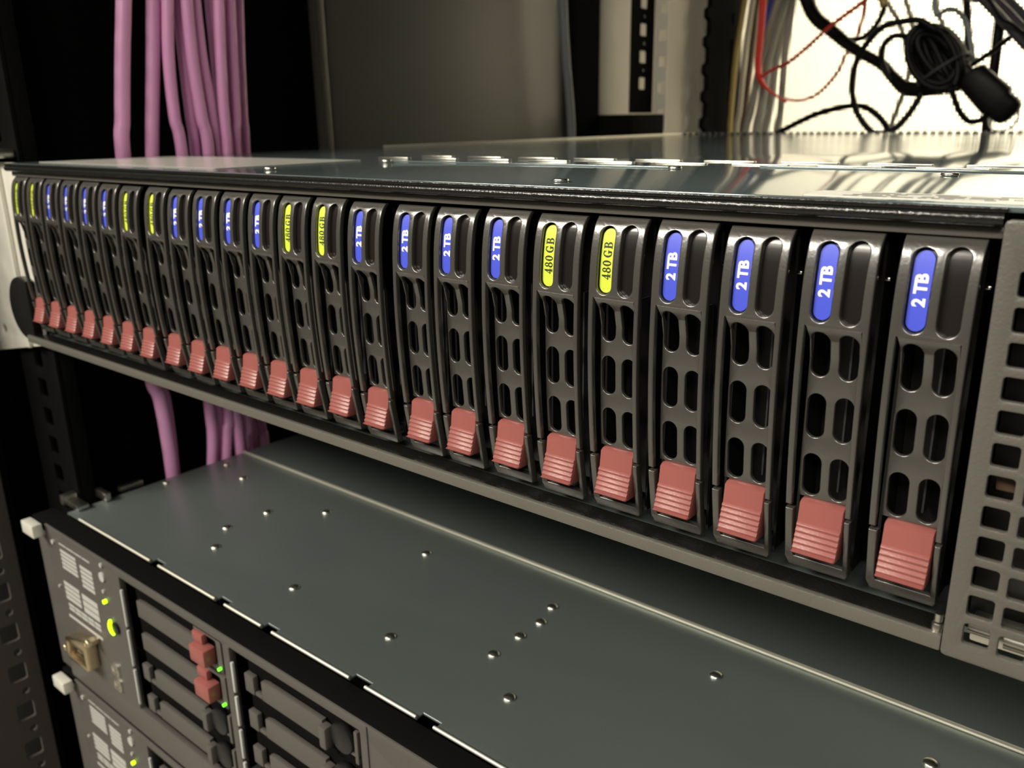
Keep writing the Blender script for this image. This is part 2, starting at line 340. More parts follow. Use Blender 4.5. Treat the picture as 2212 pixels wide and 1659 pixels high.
# lid furniture: embossed seam, screws, two rows of raised louvres, labels
bm = bmesh.new(); box(bm, -0.2165, -0.0905, 0.0762, 0.0775, ZTOP + 0.00003, ZTOP + 0.0006, 0.0002); box(bm, -0.0700, 0.050, 0.0895, 0.0908, ZTOP + 0.00003, ZTOP + 0.0006, 0.0002); epart('embossed_seam', bm_mesh(bm, 'embossed_seam'), 'lid')
for row, (yy, xoff) in enumerate(((0.1005, 0.0), (0.118, 0.009))):
    for k in range(10):
        xx = -0.2505 + k * 0.0277 + xoff
        boxobj('raised_louvre', 'steel', enc, xx, xx + 0.0185, yy, yy + 0.0022, ZTOP + 0.00003, ZTOP + 0.0005, bev=0.0002).location = einv
for x, y in ((-0.2134, 0.018), (-0.2168, 0.0745), (-0.0895, 0.0735), (-0.0878, 0.0135), (-0.0137, 0.0735)):
    bm = bmesh.new(); cyl(bm, (x, y, ZTOP + 0.00045), 0.0021, 0.0008, 'Z', 14, bev=0.0003); epart('lid_rivet', bm_mesh(bm, 'lid_rivet'), 'steel')
bm = bmesh.new(); box(bm, XL + 0.0002, XL + 0.0018, 0.2300, YR - 0.001, ZTOP + 0.00003, ZTOP + 0.0009, 0.0003); epart('lid_side_hem', bm_mesh(bm, 'lid_side_hem'), 'paleedge')
bm = bmesh.new(); 
for k in range(70): box(bm, -0.385 + k * 0.0063, -0.3815 + k * 0.0063, YR - 0.0350, YR - 0.0315, ZTOP + 0.00003, ZTOP + 0.0014, 0.0003)
o_ = epart('rear_studs', bm_mesh(bm, 'rear_studs'), 'matteblack'); o_['kind'] = 'stuff'
lab = epart('large_label', plate(rrect(-0.3840, -0.2395, 0.0130, 0.0820, 0.002, 3), [], 0.00012, 0, 'XY', ZTOP + 0.00016, name='large_label'), 'silverlabel')
lab['label'] = 'large silvery sticker on the far left of the lid'
lab = epart('white_label', plate(rrect(-0.0243, 0.0330, 0.0040, 0.0168, 0.003, 4), [], 0.00012, 0, 'XY', ZTOP + 0.00016, name='white_label'), 'paper')
lab['label'] = 'white printed sticker at the front right of the lid'
bm = bmesh.new()
for r_ in range(4):
    x = -0.0165 + r_ * 0.001
    while x < 0.022:
        w = random.uniform(0.0012, 0.006)
        if random.random() < 0.72: box(bm, x, x + w, 0.0064 + r_ * 0.0024, 0.0072 + r_ * 0.0024, ZTOP + 0.00017, ZTOP + 0.0002)
        x += w + 0.0008
pl = link('fine_print', bm_mesh(bm, 'fine_print', False), 'ink', lab); pl['kind'] = 'stuff'
# left ear, knob, screw
ear = plate([(-0.3905, 0.0092), (-0.3905, -0.0705), (-0.3945, -0.0775), (-0.4600, -0.0900), (-0.4600, 0.0092)], [circle(-0.4385, -0.0750, 0.0026, 14)], 0.0016, 0.0003, 'XZ', 0.0050, name='left_ear')
epart('left_ear', ear, 'ear')
bm = bmesh.new(); box(bm, -0.4095, -0.4055, 0.0030, 0.0050, -0.080, 0.0085, 0.0006); epart('ear_ridge', bm_mesh(bm, 'ear_ridge'), 'ear')
kp = [(min(a, -0.3902), b) for a, b in circle(-0.3975, -0.0585, 0.0152, 40)]
kp = [q for i, q in enumerate(kp) if q[0] < -0.3902 or kp[i - 1][0] < -0.3902 or kp[(i + 1) % 40][0] < -0.3902]
epart('ear_knob', plate(kp, [], 0.0040, 0.0006, 'XZ', 0.0005, name='ear_knob'), 'black')
bm = bmesh.new(); box(bm, -0.4400, -0.3980, -0.002, 0.0098, 0.0110, 0.0150, 0.0008); epart('ear_clip', bm_mesh(bm, 'ear_clip'), 'steel')

# ---------------------------------------------------------------- drive carriers
NZ = [-.0701, -.055, -.040, -.027, -.0143, -.006, -.001, .001, .0028]
NY = [.0042, .0016, .0003, -.0002, 0.0, .0006, .0016, .0024, .0039]
def prof(z):
    if z <= NZ[0]: return NY[0]
    if z >= NZ[-1]: return NY[-1]
    for i in range(len(NZ) - 1):
        if NZ[i] <= z <= NZ[i + 1]:
            h = NZ[i + 1] - NZ[i]; t = (z - NZ[i]) / h
            def sl(j):
                if j == 0 or j == len(NZ) - 1: return (NY[min(j + 1, len(NZ) - 1)] - NY[max(j - 1, 0)]) / (NZ[min(j + 1, len(NZ) - 1)] - NZ[max(j - 1, 0)])
                a = (NY[j] - NY[j - 1]) / (NZ[j] - NZ[j - 1]); b = (NY[j + 1] - NY[j]) / (NZ[j + 1] - NZ[j]); return (a + b) / 2
            m0, m1 = sl(i) * h, sl(i + 1) * h
            return (2 * t ** 3 - 3 * t * t + 1) * NY[i] + (t ** 3 - 2 * t * t + t) * m0 + (3 * t * t - 2 * t ** 3) * NY[i + 1] + (t ** 3 - t * t) * m1
CUTS = [-.066, -.062, -.058, -.054, -.050, -.046, -.042, -.038, -.034, -.030, -.026, -.022, -.018, -.014, -.011, -.008, -.006, -.004, -.0025, -.001, 0.0, 0.001, 0.0018, 0.0024]
mm = 0.001
def slot(cx, hw, z0, z1, n=6): return rrect((cx - hw) * mm, (cx + hw) * mm, z0 * mm, z1 * mm, hw * mm * 0.999, n)
top_out = [(-3.9, -53.8), (-3.9, 2.8), (9.5, 2.8), (9.5, -53.8), (8.35, -53.8), (8.35, -15.2), (-2.6, -15.2), (-2.6, -53.8)]
top_out = [(a * mm, b * mm) for a, b in top_out]
ME = {}
ME['bezel'] = plate(top_out, [slot(0.15, 1.95, -14.3, 0.9), slot(5.75, 1.95, -14.3, 1.3)], 0.0016, 0.0003, 'XZ', 0, prof, CUTS, 'bezel', 2)
def rec(z): return 0.0028 + (prof(z) if z < -.016 else prof(z))
ME['vent_panel'] = plate([(a * mm, b * mm) for a, b in ((-2.35, -52.3), (8.3, -52.3), (8.3, -15.15), (-2.4, -15.15), (-2.0, -17.5), (-1.95, -19.5), (-2.0, -30))],
    [slot(0.25, 1.85, z - 9.4, z) for z in (-16.3, -29.3, -42.3)] + [slot(5.75, 1.85, z - 9.4, z) for z in (-16.3, -29.3, -42.3)],
    0.0012, 0.00025, 'XZ', 0, lambda z: prof(z) + 0.0027 * (lambda t: t * t * (3 - 2 * t))(min(1, max(0, (-.0150 - z) / .0052))), CUTS, 'vent_panel', 2)
low_out = [(-3.75, -54.5), (-3.75, -66.6), (-2.9, -68.4), (9.2, -68.4), (9.5, -67.6), (9.5, -54.5), (8.4, -54.5), (8.4, -66.0), (-1.75, -66.0), (-2.1, -65.4), (-2.1, -54.5)]
ME['latch_frame'] = plate([(a * mm, b * mm) for a, b in low_out], [], 0.0022, 0.0003, 'XZ', -0.0004, prof, CUTS, 'latch_frame', 2)
ME['window'] = plate(slot(5.75, 2.15, -14.5, 1.5), [], 0.0006, 0, 'XZ', 0.0014, prof, CUTS, 'window')
ME['label_seat'] = plate(slot(0.15, 2.15, -14.5, 1.1), [], 0.0006, 0, 'XZ', 0.0016, prof, CUTS, 'label_seat')
ME['label'] = plate(slot(0.15, 1.68, -14.0, 0.30), [], 0.0005, 0, 'XZ', 0.0010, prof, CUTS, 'label')
def serif480():
    """the digits and letters 4 8 0 G B with thick stems, thin joins and serifs"""
    bm = bmesh.new()
    def q(pts): bm.faces.new([bm.verts.new((x, y, 0)) for x, y in pts])
    def rc(x0, x1, y0, y1): q([(x0, y0), (x1, y0), (x1, y1), (x0, y1)])
    def ring(cx, cy, rx, ry, ix, iy, a0=0, a1=360, n=20):
        for k in range(n):
            a, b = [math.radians(a0 + (a1 - a0) * (k + d) / n) for d in (0, 1)]
            q([(cx + ix * math.cos(a), cy + iy * math.sin(a)), (cx + rx * math.cos(a), cy + ry * math.sin(a)), (cx + rx * math.cos(b), cy + ry * math.sin(b)), (cx + ix * math.cos(b), cy + iy * math.sin(b))])
    x = 0.0                                                     # 4
    q([(x, .24), (x + .10, .24), (x + .46, 1.0), (x + .38, 1.0)]); rc(x, x + .62, .24, .34); rc(x + .33, x + .51, 0, 1); rc(x + .22, x + .62, 0, .07)
    x = 0.74                                                    # 8
    ring(x + .31, .74, .25, .26, .10, .19); ring(x + .31, .27, .31, .28, .13, .20)
    x = 1.48; ring(x + .31, .5, .31, .51, .12, .43)             # 0
    x = 2.42                                                    # G
    ring(x + .42, .5, .42, .51, .22, .43, 45, 300, 22); rc(x + .50, x + .70, .04, .44); rc(x + .40, x + .80, .38, .45); rc(x + .64, x + .70, .66, 1.0)
    q([(x + .52, .0), (x + .70, .05), (x + .70, .14), (x + .52, .08)])
    x = 3.36                                                    # B
    rc(x + .10, x + .30, 0, 1); rc(x, x + .45, .93, 1); rc(x, x + .45, 0, .07); rc(x + .28, x + .45, .49, .56)
    ring(x + .42, .76, .26, .24, .08, .17, -90, 90, 10); ring(x + .42, .27, .31, .27, .11, .20, -90, 90, 10)
    bmesh.ops.remove_doubles(bm, verts=bm.verts, dist=1e-5)
    for v in bm.verts: v.co = ((v.co.x - 2.04) * 0.00205, (v.co.y - 0.5) * 0.0022, 0.00004)
    return bm
def carrier_text(txt, size, off, zc, sx, extra=None):
    bm = serif480() if txt == '480 GB' else textmesh(txt, size, 0.00004, off, sx=sx)
    if extra: extra(bm)
    for v in bm.verts:
        a, b, t = v.co; z = zc + a
        v.co = (0.00015 - b, 0.00095 + prof(z) - t, z)
    return bm_mesh(bm, 'print', False)
ME['2'] = carrier_text('2 TB', 0.0030, 0.00012, -0.0066, 1.0)
ME['480'] = carrier_text('480 GB', 0.0027, 0.00006, -0.0068, 1.02)
bm = bmesh.new()
y0 = 0.0062
box(bm, -0.0036, -0.0030, 0.0072, 0.118, -0.0680, 0.0018); box(bm, 0.0086, 0.0092, 0.0072, 0.118, -0.0680, 0.0018)
box(bm, -0.0029, 0.0085, 0.016, 0.118, -0.0680, 0.0016)
ME['body'] = bm_mesh(bm, 'body', False)
bm = bmesh.new(); box(bm, 0.0031, 0.0035, 0.0115, 0.0155, -0.053, -0.0168); ME['light_pipe'] = bm_mesh(bm, 'light_pipe', False)
bm = bmesh.new(); cyl(bm, (0.0100, 0.0065, -0.0058), 0.0005, 0.0011, 'X', 10, bev=0.0002); ME['pin'] = bm_mesh(bm, 'pin')
# latch: profile swept along x
pr = [(0.0050, -52.35), (0.0036, -52.35), (0.0028, -52.5), (0.0020, -53.0), (0.0015, -57.0)]
z = -57.2
yb = 0.0012
for k in range(5):
    pr += [(yb - k * 0.00034, z), (yb - 0.00028 - k * 0.00034, z - 0.35), (yb - 0.00012 - k * 0.00034, z - 0.9)]; z -= 1.15
pr += [(-0.0012, -62.9), (-0.0006, -63.4), (0.0008, -63.5), (0.0050, -63.5)]
bm = bmesh.new()
L_ = [bm.verts.new((-0.00115, y, zz * mm)) for y, zz in pr]; R_ = [bm.verts.new((0.00795, y, zz * mm)) for y, zz in pr]
n = len(pr)
for i in range(n): bm.faces.new((L_[i], L_[(i + 1) % n], R_[(i + 1) % n], R_[i]))
bm.faces.new(L_[::-1]); bm.faces.new(R_)
bmesh.ops.recalc_face_normals(bm, faces=bm.faces)
bmesh.ops.bevel(bm, geom=[e for e in bm.edges if abs(e.verts[0].co.x - e.verts[1].co.x) < 1e-6], offset=0.0003, segments=2, profile=0.5, affect='EDGES')
ME['latch'] = bm_mesh(bm, 'latch', True, 30)
for k, m in (('bezel', 'carrier'), ('vent_panel', 'carrier'), ('latch_frame', 'carrier'), ('window', 'window'), ('label_seat', 'black'), ('2', 'white'), ('480', 'ink'), ('body', 'black'), ('light_pipe', 'cdark'), ('pin', 'chrome'), ('latch', 'latch')):
    ME[k].materials.append(M[m])
LB = {'b': ME['label'].copy(), 'y': ME['label'].copy()}
LB['b'].materials.append(M['blue']); LB['y'].materials.append(M['yellow'])
kinds = 'bbbbyybbbbyybbbbyybbbbyy'      # from the right
PITCH, GAP = 0.0165, 0.00205
DX = [-0.4, -0.5, -0.7, -0.25, -0.1, 0.2, 0.1, -0.4, 0.3, -0.05, -0.2, -0.25, 0.3, 0.5, 0.3, 0.25, 0.55, -0.3, -0.4, -0.3, -0.5, -0.7, -0.4, -0.3]
DX = [0.25, -0.15, -0.45, -0.15, -0.05, 0.1, 0.15, -0.3, 0.35, 0.0, -0.15, -0.2, 0.3, 0.5, 0.3, 0.25, 0.5, -0.25, -0.35, -0.2, -0.4, -0.4, -0.3, -0.2]
DZ = [0.40, 0.24, -0.15, 0.15, 0.05, -0.20, 0.12, -0.30, -0.40, -0.45, 0.10, -0.12, -0.10, -0.12, -0.20, -0.40, -0.15, -0.40, -0.15, 0.12, 0.35, 0.40, 0.45, 0.45]
ordn = ['first', 'second', 'third', 'fourth']
ordw = ['rightmost', 'second from right', 'third from right', 'leftmost']
blocks = ['right-hand end of the row', 'second run from the right', 'third run from the right', 'left part of the row']
def carrier_label(i):
    b = i // 6; j = i % 6
    g = ['nearest', 'second', 'third', 'farthest'][b]
    if j < 4:
        return 'drive carrier labelled 2 TB in blue, %s of four blue ones, %s group of six' % (['rightmost', 'second', 'third', 'leftmost'][j], g)
    return 'drive carrier labelled 480 GB in yellow, %s of the pair, %s group of six' % (['right', 'left'][j - 4], g)
for i in range(24):
    x = -i * PITCH - (GAP if i >= 9 else 0) - (GAP if i >= 17 else 0) + DX[i] * mm
    t = thing('drive_carrier', carrier_label(i), 'drive carrier', (x, 0.0, DZ[i] * mm), 'hot-swap drive carriers in the front of the disk enclosure')
    link('bezel', ME['bezel'], None, t); link('vent_panel', ME['vent_panel'], None, t); link('latch_frame', ME['latch_frame'], None, t)
    w = link('indicator_window', ME['window'], None, t)
    link('label_recess', ME['label_seat'], None, t)
    c = 'y' if kinds[i] == 'y' else 'b'
    l = link('capacity_label', LB[c], None, t); l['label'] = 'yellow label printed 480 GB' if c == 'y' else 'blue label printed 2 TB'
    link('lettering', ME['480' if c == 'y' else '2'], None, l)
    la = link('release_latch', ME['latch'], None, t); la['label'] = 'ribbed red release latch'
    link('drive_body', ME['body'], None, t)
    link('light_pipe', ME['light_pipe'], None, t)
    link('hinge_pin', ME['pin'], None, t)

# ================================================================ THE SERVERS BELOW
LZ = -0.163
FY = -0.0125
def server(name, ztop, label, lid_visible):
    dz = ztop - LZ
    t = thing(name, label, 'server', (-0.165, 0.0, ztop - 0.0885))
    inv = (0.165, 0.0, -(ztop - 0.0885) + 0.0)
    def p(nm, me, m, parent=None):
        o = link(nm, me, m, parent or t)
        if parent is None: o.location = (0.165, 0.0, -(LZ - 0.0885))     # meshes are modelled at the upper server's height
        return o
    # lid with notched front edge
    out = [(-0.3885, 0.0)]
    for a, b in ((-0.306, -0.2987), (-0.2539, -0.2468), (-0.2219, -0.2148), (-0.1696, -0.1612), (-0.1361, -0.1280), (-0.085, -0.077), (-0.03, -0.022), (0.02, 0.028)):
        out += [(a, 0.0), (a, 0.0032), (b, 0.0032), (b, 0.0)]
    out += [(0.060, 0.0), (0.060, 0.103), (-0.3885, 0.103)]
    xs_ = [-0.3745, -0.306, -0.2987, -0.2539, -0.2468, -0.2219, -0.2148, -0.1696, -0.1612, -0.1361, -0.1280, -0.085, -0.077, -0.03, -0.022, 0.02, 0.028, 0.06]
    bm = bmesh.new()
    for a, b in zip(xs_[0::2], xs_[1::2]): tube_bm(bm, [Vector((a, -0.0002, LZ + 0.0004)), Vector(((a + b) / 2, -0.0002, LZ + 0.0004)), Vector((b, -0.0002, LZ + 0.0004))], 0.00062, 12)
    p('rolled_lid_edge', bm_mesh(bm, 'rolled_lid_edge'), 'paleedge')
    p('front_lid', plate(out, [], 0.0012, 0.0004, 'XY', LZ, name='front_lid', bseg=2), 'lowlid')
    p('rear_lid', plate(rrect(-0.3885, 0.060, 0.1045, 0.66), [], 0.0012, 0.0004, 'XY', LZ, name='rear_lid', bseg=2), 'lowlid')
    if lid_visible:
        bm = bmesh.new(); box(bm, -0.3885, 0.060, 0.1026, 0.1046, LZ + 0.00003, LZ + 0.0011, 0.0004); p('lid_seam', bm_mesh(bm, 'lid_seam'), 'paleedge')
        for x, y in ((-0.3068, .0628), (-0.2831, .0811), (-0.3082, .0404), (-0.2947, .0258), (-0.2127, .0814), (-0.2358, .0258), (-0.1771, .0262), (-0.1410, .0807), (-0.1380, .0692), (-0.1385, .0569), (-0.1389, .0420), (-0.1186, .0265), (-0.0695, .0806), (0.0005, .0814), (-0.3835, .0514), (-0.3799, .0867), (-0.3548, .0806), (-0.0010, .0260)):
            bm = bmesh.new()
            bmesh.ops.create_uvsphere(bm, u_segments=16, v_segments=10, radius=1.0)
            for v in bm.verts: v.co = Vector((v.co.x * 0.0023 + x, v.co.y * 0.0023 + y, v.co.z * 0.0010 + LZ + 0.0002))
            p('lid_dimple', bm_mesh(bm, 'lid_dimple', True, 180), 'steel')
        bm = bmesh.new(); box(bm, -0.400, -0.384, 0.0035, 0.0095, LZ + 0.0004, LZ + 0.0030, 0.0005); box(bm, -0.3955, -0.384, 0.018, 0.021, LZ + 0.0004, LZ + 0.0050, 0.0005); box(bm, -0.4005, -0.3965, 0.002, 0.0096, LZ + 0.0004, LZ + 0.0060, 0.0008)
        p('corner_bracket', bm_mesh(bm, 'corner_bracket'), 'steel')
        bm = bmesh.new(); box(bm, -0.396, -0.3925, 0.030, 0.043, LZ - 0.001, LZ + 0.0020, 0.0004); p('rail_clip', bm_mesh(bm, 'rail_clip'), 'steel')
    bm = bmesh.new()
    box(bm, -0.3885, -0.3875, -0.001, 0.66, LZ - 0.0860, LZ - 0.0014); box(bm, 0.059, 0.060, -0.001, 0.66, LZ - 0.0860, LZ - 0.0014); box(bm, -0.3885, 0.060, 0.02, 0.66, LZ - 0.0875, LZ - 0.0862); box(bm, -0.387, 0.0585, 0.655, 0.658, LZ - 0.0860, LZ - 0.0014)
    p('chassis', bm_mesh(bm, 'chassis', False), 'lowlid')
    # black top band of the bezel
    bm = bmesh.new(); box(bm, -0.4020, 0.066, -0.0118, -0.0008, LZ - 0.0060, LZ - 0.0004, 0.0006); p('bezel_top', bm_mesh(bm, 'bezel_top'), 'deepblack')
    # face with openings
    b1 = (-0.3125, -0.2310); b2 = (-0.2265, -0.1505)
    zt, zb = LZ - 0.0045, LZ - 0.0745
    holes = [rrect(b1[0], b1[1], zb, zt, 0.001, 2), rrect(b2[0], b2[1], zb, zt, 0.001, 2)]
    fo = rrect(-0.3870, 0.065, LZ - 0.0885, LZ - 0.0006, 0.0012, 2)
    p('front_face', plate(fo, holes, 0.0030, 0.0004, 'XZ', FY, name='front_face'), 'face')
    bm = bmesh.new(); box(bm, -0.3865, 0.058, -0.0090, -0.0085, LZ - 0.0850, LZ - 0.0015); 
    bm2 = bmesh.new(); box(bm2, -0.318, -0.145, 0.055, 0.056, LZ - 0.0850, LZ - 0.0015); p('drive_cage', bm_mesh(bm2, 'drive_cage'), 'deepblack'); bm.free()
    bm = bmesh.new(); box(bm, -0.1468, -0.1463, FY - 0.0002, FY + 0.0008, LZ - 0.0875, LZ - 0.0010); p('face_joint', bm_mesh(bm, 'face_joint'), 'black')
    # left ear with grip and tab
    p('ear_grip', plate([(-0.4030, LZ - 0.0105), (-0.3870, LZ - 0.0105), (-0.3870, LZ - 0.0885), (-0.4030, LZ - 0.0885)], [], 0.004, 0.0008, 'XZ', FY + 0.002, name='ear_grip'), 'face')
    bm = bmesh.new(); box(bm, -0.3975, -0.3845, -0.0190, -0.0140, LZ - 0.0062, LZ + 0.0005, 0.0006); p('ear_tab', bm_mesh(bm, 'ear_tab'), 'ear')
    # printed diagram legends
    bm = bmesh.new()
    def block(x0, x1, z1, z0, rows, cols):
        for r_ in range(rows):
            for c in range(cols):
                w = (x1 - x0) / cols; h = (z1 - z0) / rows
                box(bm, x0 + c * w + 0.0003, x0 + (c + 1) * w - 0.0003, FY - 0.00012, FY - 0.00002, z1 - (r_ + 1) * h + 0.00035, z1 - r_ * h - 0.00035)
    block(-0.3725, -0.3555, LZ - 0.0095, LZ - 0.0207, 5, 1); block(-0.3525, -0.3395, LZ - 0.0115, LZ - 0.0240, 5, 1)
    block(-0.3725, -0.3400, LZ - 0.0062, LZ - 0.0076, 1, 4)
    block(-0.3750, -0.3580, LZ - 0.0278, LZ - 0.0385, 4, 1); block(-0.3560, -0.3395, LZ - 0.0282, LZ - 0.0390, 3, 1)
    block(-0.3740, -0.3400, LZ - 0.0400, LZ - 0.0445, 2, 5); block(-0.3760, -0.3400, LZ - 0.0470, LZ - 0.0492, 1, 1)
    lg = p('printed_legend', bm_mesh(bm, 'printed_legend', False), 'legend'); lg['kind'] = 'stuff'
    bm = bmesh.new()
    cyl(bm, (-0.3275, FY - 0.0004, LZ - 0.0036), 0.0011, 0.0008, 'Y', 12); cyl(bm, (-0.3285, FY - 0.0004, LZ - 0.0100), 0.0024, 0.0008, 'Y', 16); cyl(bm, (-0.3295, FY - 0.0004, LZ - 0.0178), 0.0009, 0.0008, 'Y', 10); cyl(bm, (-0.3785, FY - 0.0004, LZ - 0.0080), 0.0012, 0.0008, 'Y', 10); cyl(bm, (-0.3800, FY - 0.0004, LZ - 0.0330), 0.0008, 0.0008, 'Y', 10)
    p('indicator_dots', bm_mesh(bm, 'indicator_dots'), 'legend')
    bm = bmesh.new(); cyl(bm, (-0.3292, FY - 0.0006, LZ - 0.0229), 0.0010, 0.0016, 'Y', 14); p('status_led', bm_mesh(bm, 'status_led'), 'lime')
    # power button ring segment, glowing green
    bm = bmesh.new(); arc = [Vector((-0.3240 - 0.0036 * math.cos(a), FY - 0.0008, LZ - 0.0345 - 0.0045 * math.sin(a))) for a in [math.radians(-35 + 12 * k) for k in range(10)]]
    tube_bm(bm, arc, 0.0009, 10, lambda s: 0.7 + 0.5 * math.sin(PI * s)); p('power_light', bm_mesh(bm, 'power_light'), 'lime')
    bm = bmesh.new(); cyl(bm, (-0.3225, FY - 0.0006, LZ - 0.0345), 0.0030, 0.0012, 'Y', 24, bev=0.0003); p('power_button', bm_mesh(bm, 'power_button'), 'black')
    # video port and usb port
    vp = p('video_port', plate([(-0.3705, LZ - 0.0560), (-0.3500, LZ - 0.0500), (-0.3480, LZ - 0.0520), (-0.3480, LZ - 0.0660), (-0.3510, LZ - 0.0680), (-0.3690, LZ - 0.0680), (-0.3715, LZ - 0.0650)], [rrect(-0.3680, -0.3515, LZ - 0.0645, LZ - 0.0575, 0.001, 3)], 0.0060, 0.0006, 'XZ', FY - 0.0062, name='video_port'), 'gold')
    bm = bmesh.new(); box(bm, -0.3675, -0.3520, FY - 0.003, FY - 0.0005, LZ - 0.0640, LZ - 0.0580); link('port_core', bm_mesh(bm, 'port_core'), 'black', vp)
    bm = bmesh.new(); cyl(bm, (-0.3460, FY - 0.0030, LZ - 0.0500), 0.0022, 0.006, 'Y', 6, bev=0.0004); cyl(bm, (-0.3745, FY - 0.0030, LZ - 0.0640), 0.0018, 0.006, 'Y', 6, bev=0.0004); link('thumb_nut', bm_mesh(bm, 'thumb_nut'), 'gold', vp)
    for k in range(2):
        us = p('usb_port', plate(rrect(-0.3345, -0.3275, LZ - 0.0690 + k * 0.0085 - 0.003, LZ - 0.0690 + k * 0.0085 + 0.0030, 0.0006, 2), [rrect(-0.3330, -0.3290, LZ - 0.0690 + k * 0.0085 - 0.0022, LZ - 0.0690 + k * 0.0085 + 0.0012, 0.0004, 2)], 0.0030, 0.0003, 'XZ', FY - 0.0012, name='usb_port'), 'steel')
    # segmented light bar beside each drive bay
    for xs, nseg in (((-0.3110, -0.3096), 3), ((-0.2250, -0.2236), 4)):
        zz = LZ - 0.0100; bar = bmesh.new()
        for s in range(nseg):
            h = (0.062) / nseg; box(bar, xs[0], xs[1], FY - 0.0010, FY + 0.0002, zz - h + 0.002, zz, 0.0003); zz -= h
        p('bay_light_bar', bm_mesh(bar, 'bay_light_bar'), 'legend')
    return t, b1, b2
s1, B1, B2 = server('rack_server', LZ, 'rack server under the disk enclosure, its wide dark steel lid in view', True)
s2, _, _ = server('rack_server', LZ - 0.0905, 'two-unit rack server lowest in the picture, directly beneath the other server', False)

ROWP = 0.0167
def server_drive(x0, ztop, label, width):
    """horizontal drive with a grey tray front, dark groove, red latch and green light"""
    t = thing('server_drive', label, 'drive', (x0, 0.0, ztop - ROWP), 'latched drives in the upper server')
    w = width; h = ROWP
    def p(nm, me, m, parent=None): return link(nm, me, m, parent or t)
    p('tray_front', plate([(0.0060, 0.0007), (0.0060, h - 0.0080), (0.0105, h - 0.0074), (w - 0.0205, h - 0.0074), (w - 0.0205, h - 0.0012), (w - 0.0010, h - 0.0012), (w - 0.0010, 0.0007)], [rrect(w - 0.0190, w - 0.0045, 0.0025, h - 0.0025, 0.0008, 2)], 0.0022, 0.0004, 'XZ', FY + 0.0012, name='tray_front'), 'face')
    bm = bmesh.new(); box(bm, 0.0012, w - 0.0012, FY + 0.0040, 0.050, 0.0010, h - 0.0010); p('drive_body', bm_mesh(bm, 'drive_body'), 'deepblack')
    bm = bmesh.new(); box(bm, w - 0.0185, w - 0.0075, FY - 0.0030, FY + 0.0030, 0.0022, 0.0100, 0.0010); box(bm, w - 0.0195, w - 0.0120, FY - 0.0004, FY + 0.0025, 0.0100, 0.0145, 0.0008)
    la = p('red_latch', bm_mesh(bm, 'red_latch'), 'latch'); la['label'] = 'red latch block'
    bm = bmesh.new(); cyl(bm, (w - 0.0025, FY + 0.0006, 0.0028), 0.00065, 0.0014, 'Y', 12); p('activity_led', bm_mesh(bm, 'activity_led'), 'green')
    return t
def blank(x0, ztop, label, width):
    t = thing('drive_blank', label, 'drive blank', (x0, 0.0, ztop - ROWP), 'blank fillers in the server drive bays')
    w = width; h = ROWP
    tp = [(0.0128, 0.0006), (0.0128, h - 0.0078), (0.0160, h - 0.0070), (w - 0.0200, h - 0.0070), (w - 0.0200, 0.0040), (w - 0.0225, 0.0006)]
    link('blank_front', plate(tp, [], 0.0022, 0.0004, 'XZ', FY + 0.0012, name='blank_front'), 'face', t)
    bm = bmesh.new(); box(bm, 0.0022, 0.0080, FY + 0.0010, FY + 0.0034, 0.0006, 0.0085, 0.0004); box(bm, 0.0022, 0.0124, FY + 0.0015, FY + 0.0034, 0.0004, 0.0022, 0.0004); link('side_tab', bm_mesh(bm, 'side_tab'), 'face', t)
    bm = bmesh.new(); box(bm, 0.0012, w - 0.0012, FY + 0.0040, 0.045, 0.0010, h - 0.0010); link('filler_body', bm_mesh(bm, 'filler_body'), 'deepblack', t)
    bm = bmesh.new(); box(bm, w - 0.0198, w - 0.0160, FY - 0.0010, FY + 0.0030, 0.0000, 0.0090, 0.0008); link('finger_tab', bm_mesh(bm, 'finger_tab'), 'face', t)
    bm = bmesh.new(); cyl(bm, (w - 0.0095, FY + 0.0020, h * 0.45), 0.0060, 0.0030, 'Y', 20, bev=0.0012); link('grip_knob', bm_mesh(bm, 'grip_knob'), 'black', t)
    bm = bmesh.new(); box(bm, w - 0.0150, w - 0.0012, FY + 0.0014, FY + 0.0034, 0.0030, 0.0042, 0.0003); box(bm, w - 0.0030, w - 0.0012, FY + 0.0012, FY + 0.0034, 0.0006, h - 0.0030, 0.0003); link('edge_rib', bm_mesh(bm, 'edge_rib'), 'face', t)
    return t
W1 = -0.2335 - (-0.3075); Z1 = LZ - 0.0050
server_drive(-0.3075, Z1, 'server drive with red latch and green light, top slot of the left bay', W1)
server_drive(-0.3075, Z1 - ROWP, 'server drive with red latch and green light, second slot of the left bay', W1)
blank(-0.3075, Z1 - 2 * ROWP, 'grey blank filler in the third slot of the left bay, just under the red-latched drives', W1)
blank(-0.3075, Z1 - 3 * ROWP, 'grey blank filler in the bottom slot of the left bay', W1)
X2 = -0.2215; W2 = -0.1525 - X2
for k, nm in enumerate(('top', 'second', 'third', 'bottom')):
    blank(X2, Z1 - k * ROWP, 'grey blank filler in the %s slot of the right bay of the upper server' % nm, W2)
Z2 = Z1 - 0.0905
blank(-0.3075, Z2, 'grey blank filler at the top of the left bay of the lowest server', W1)

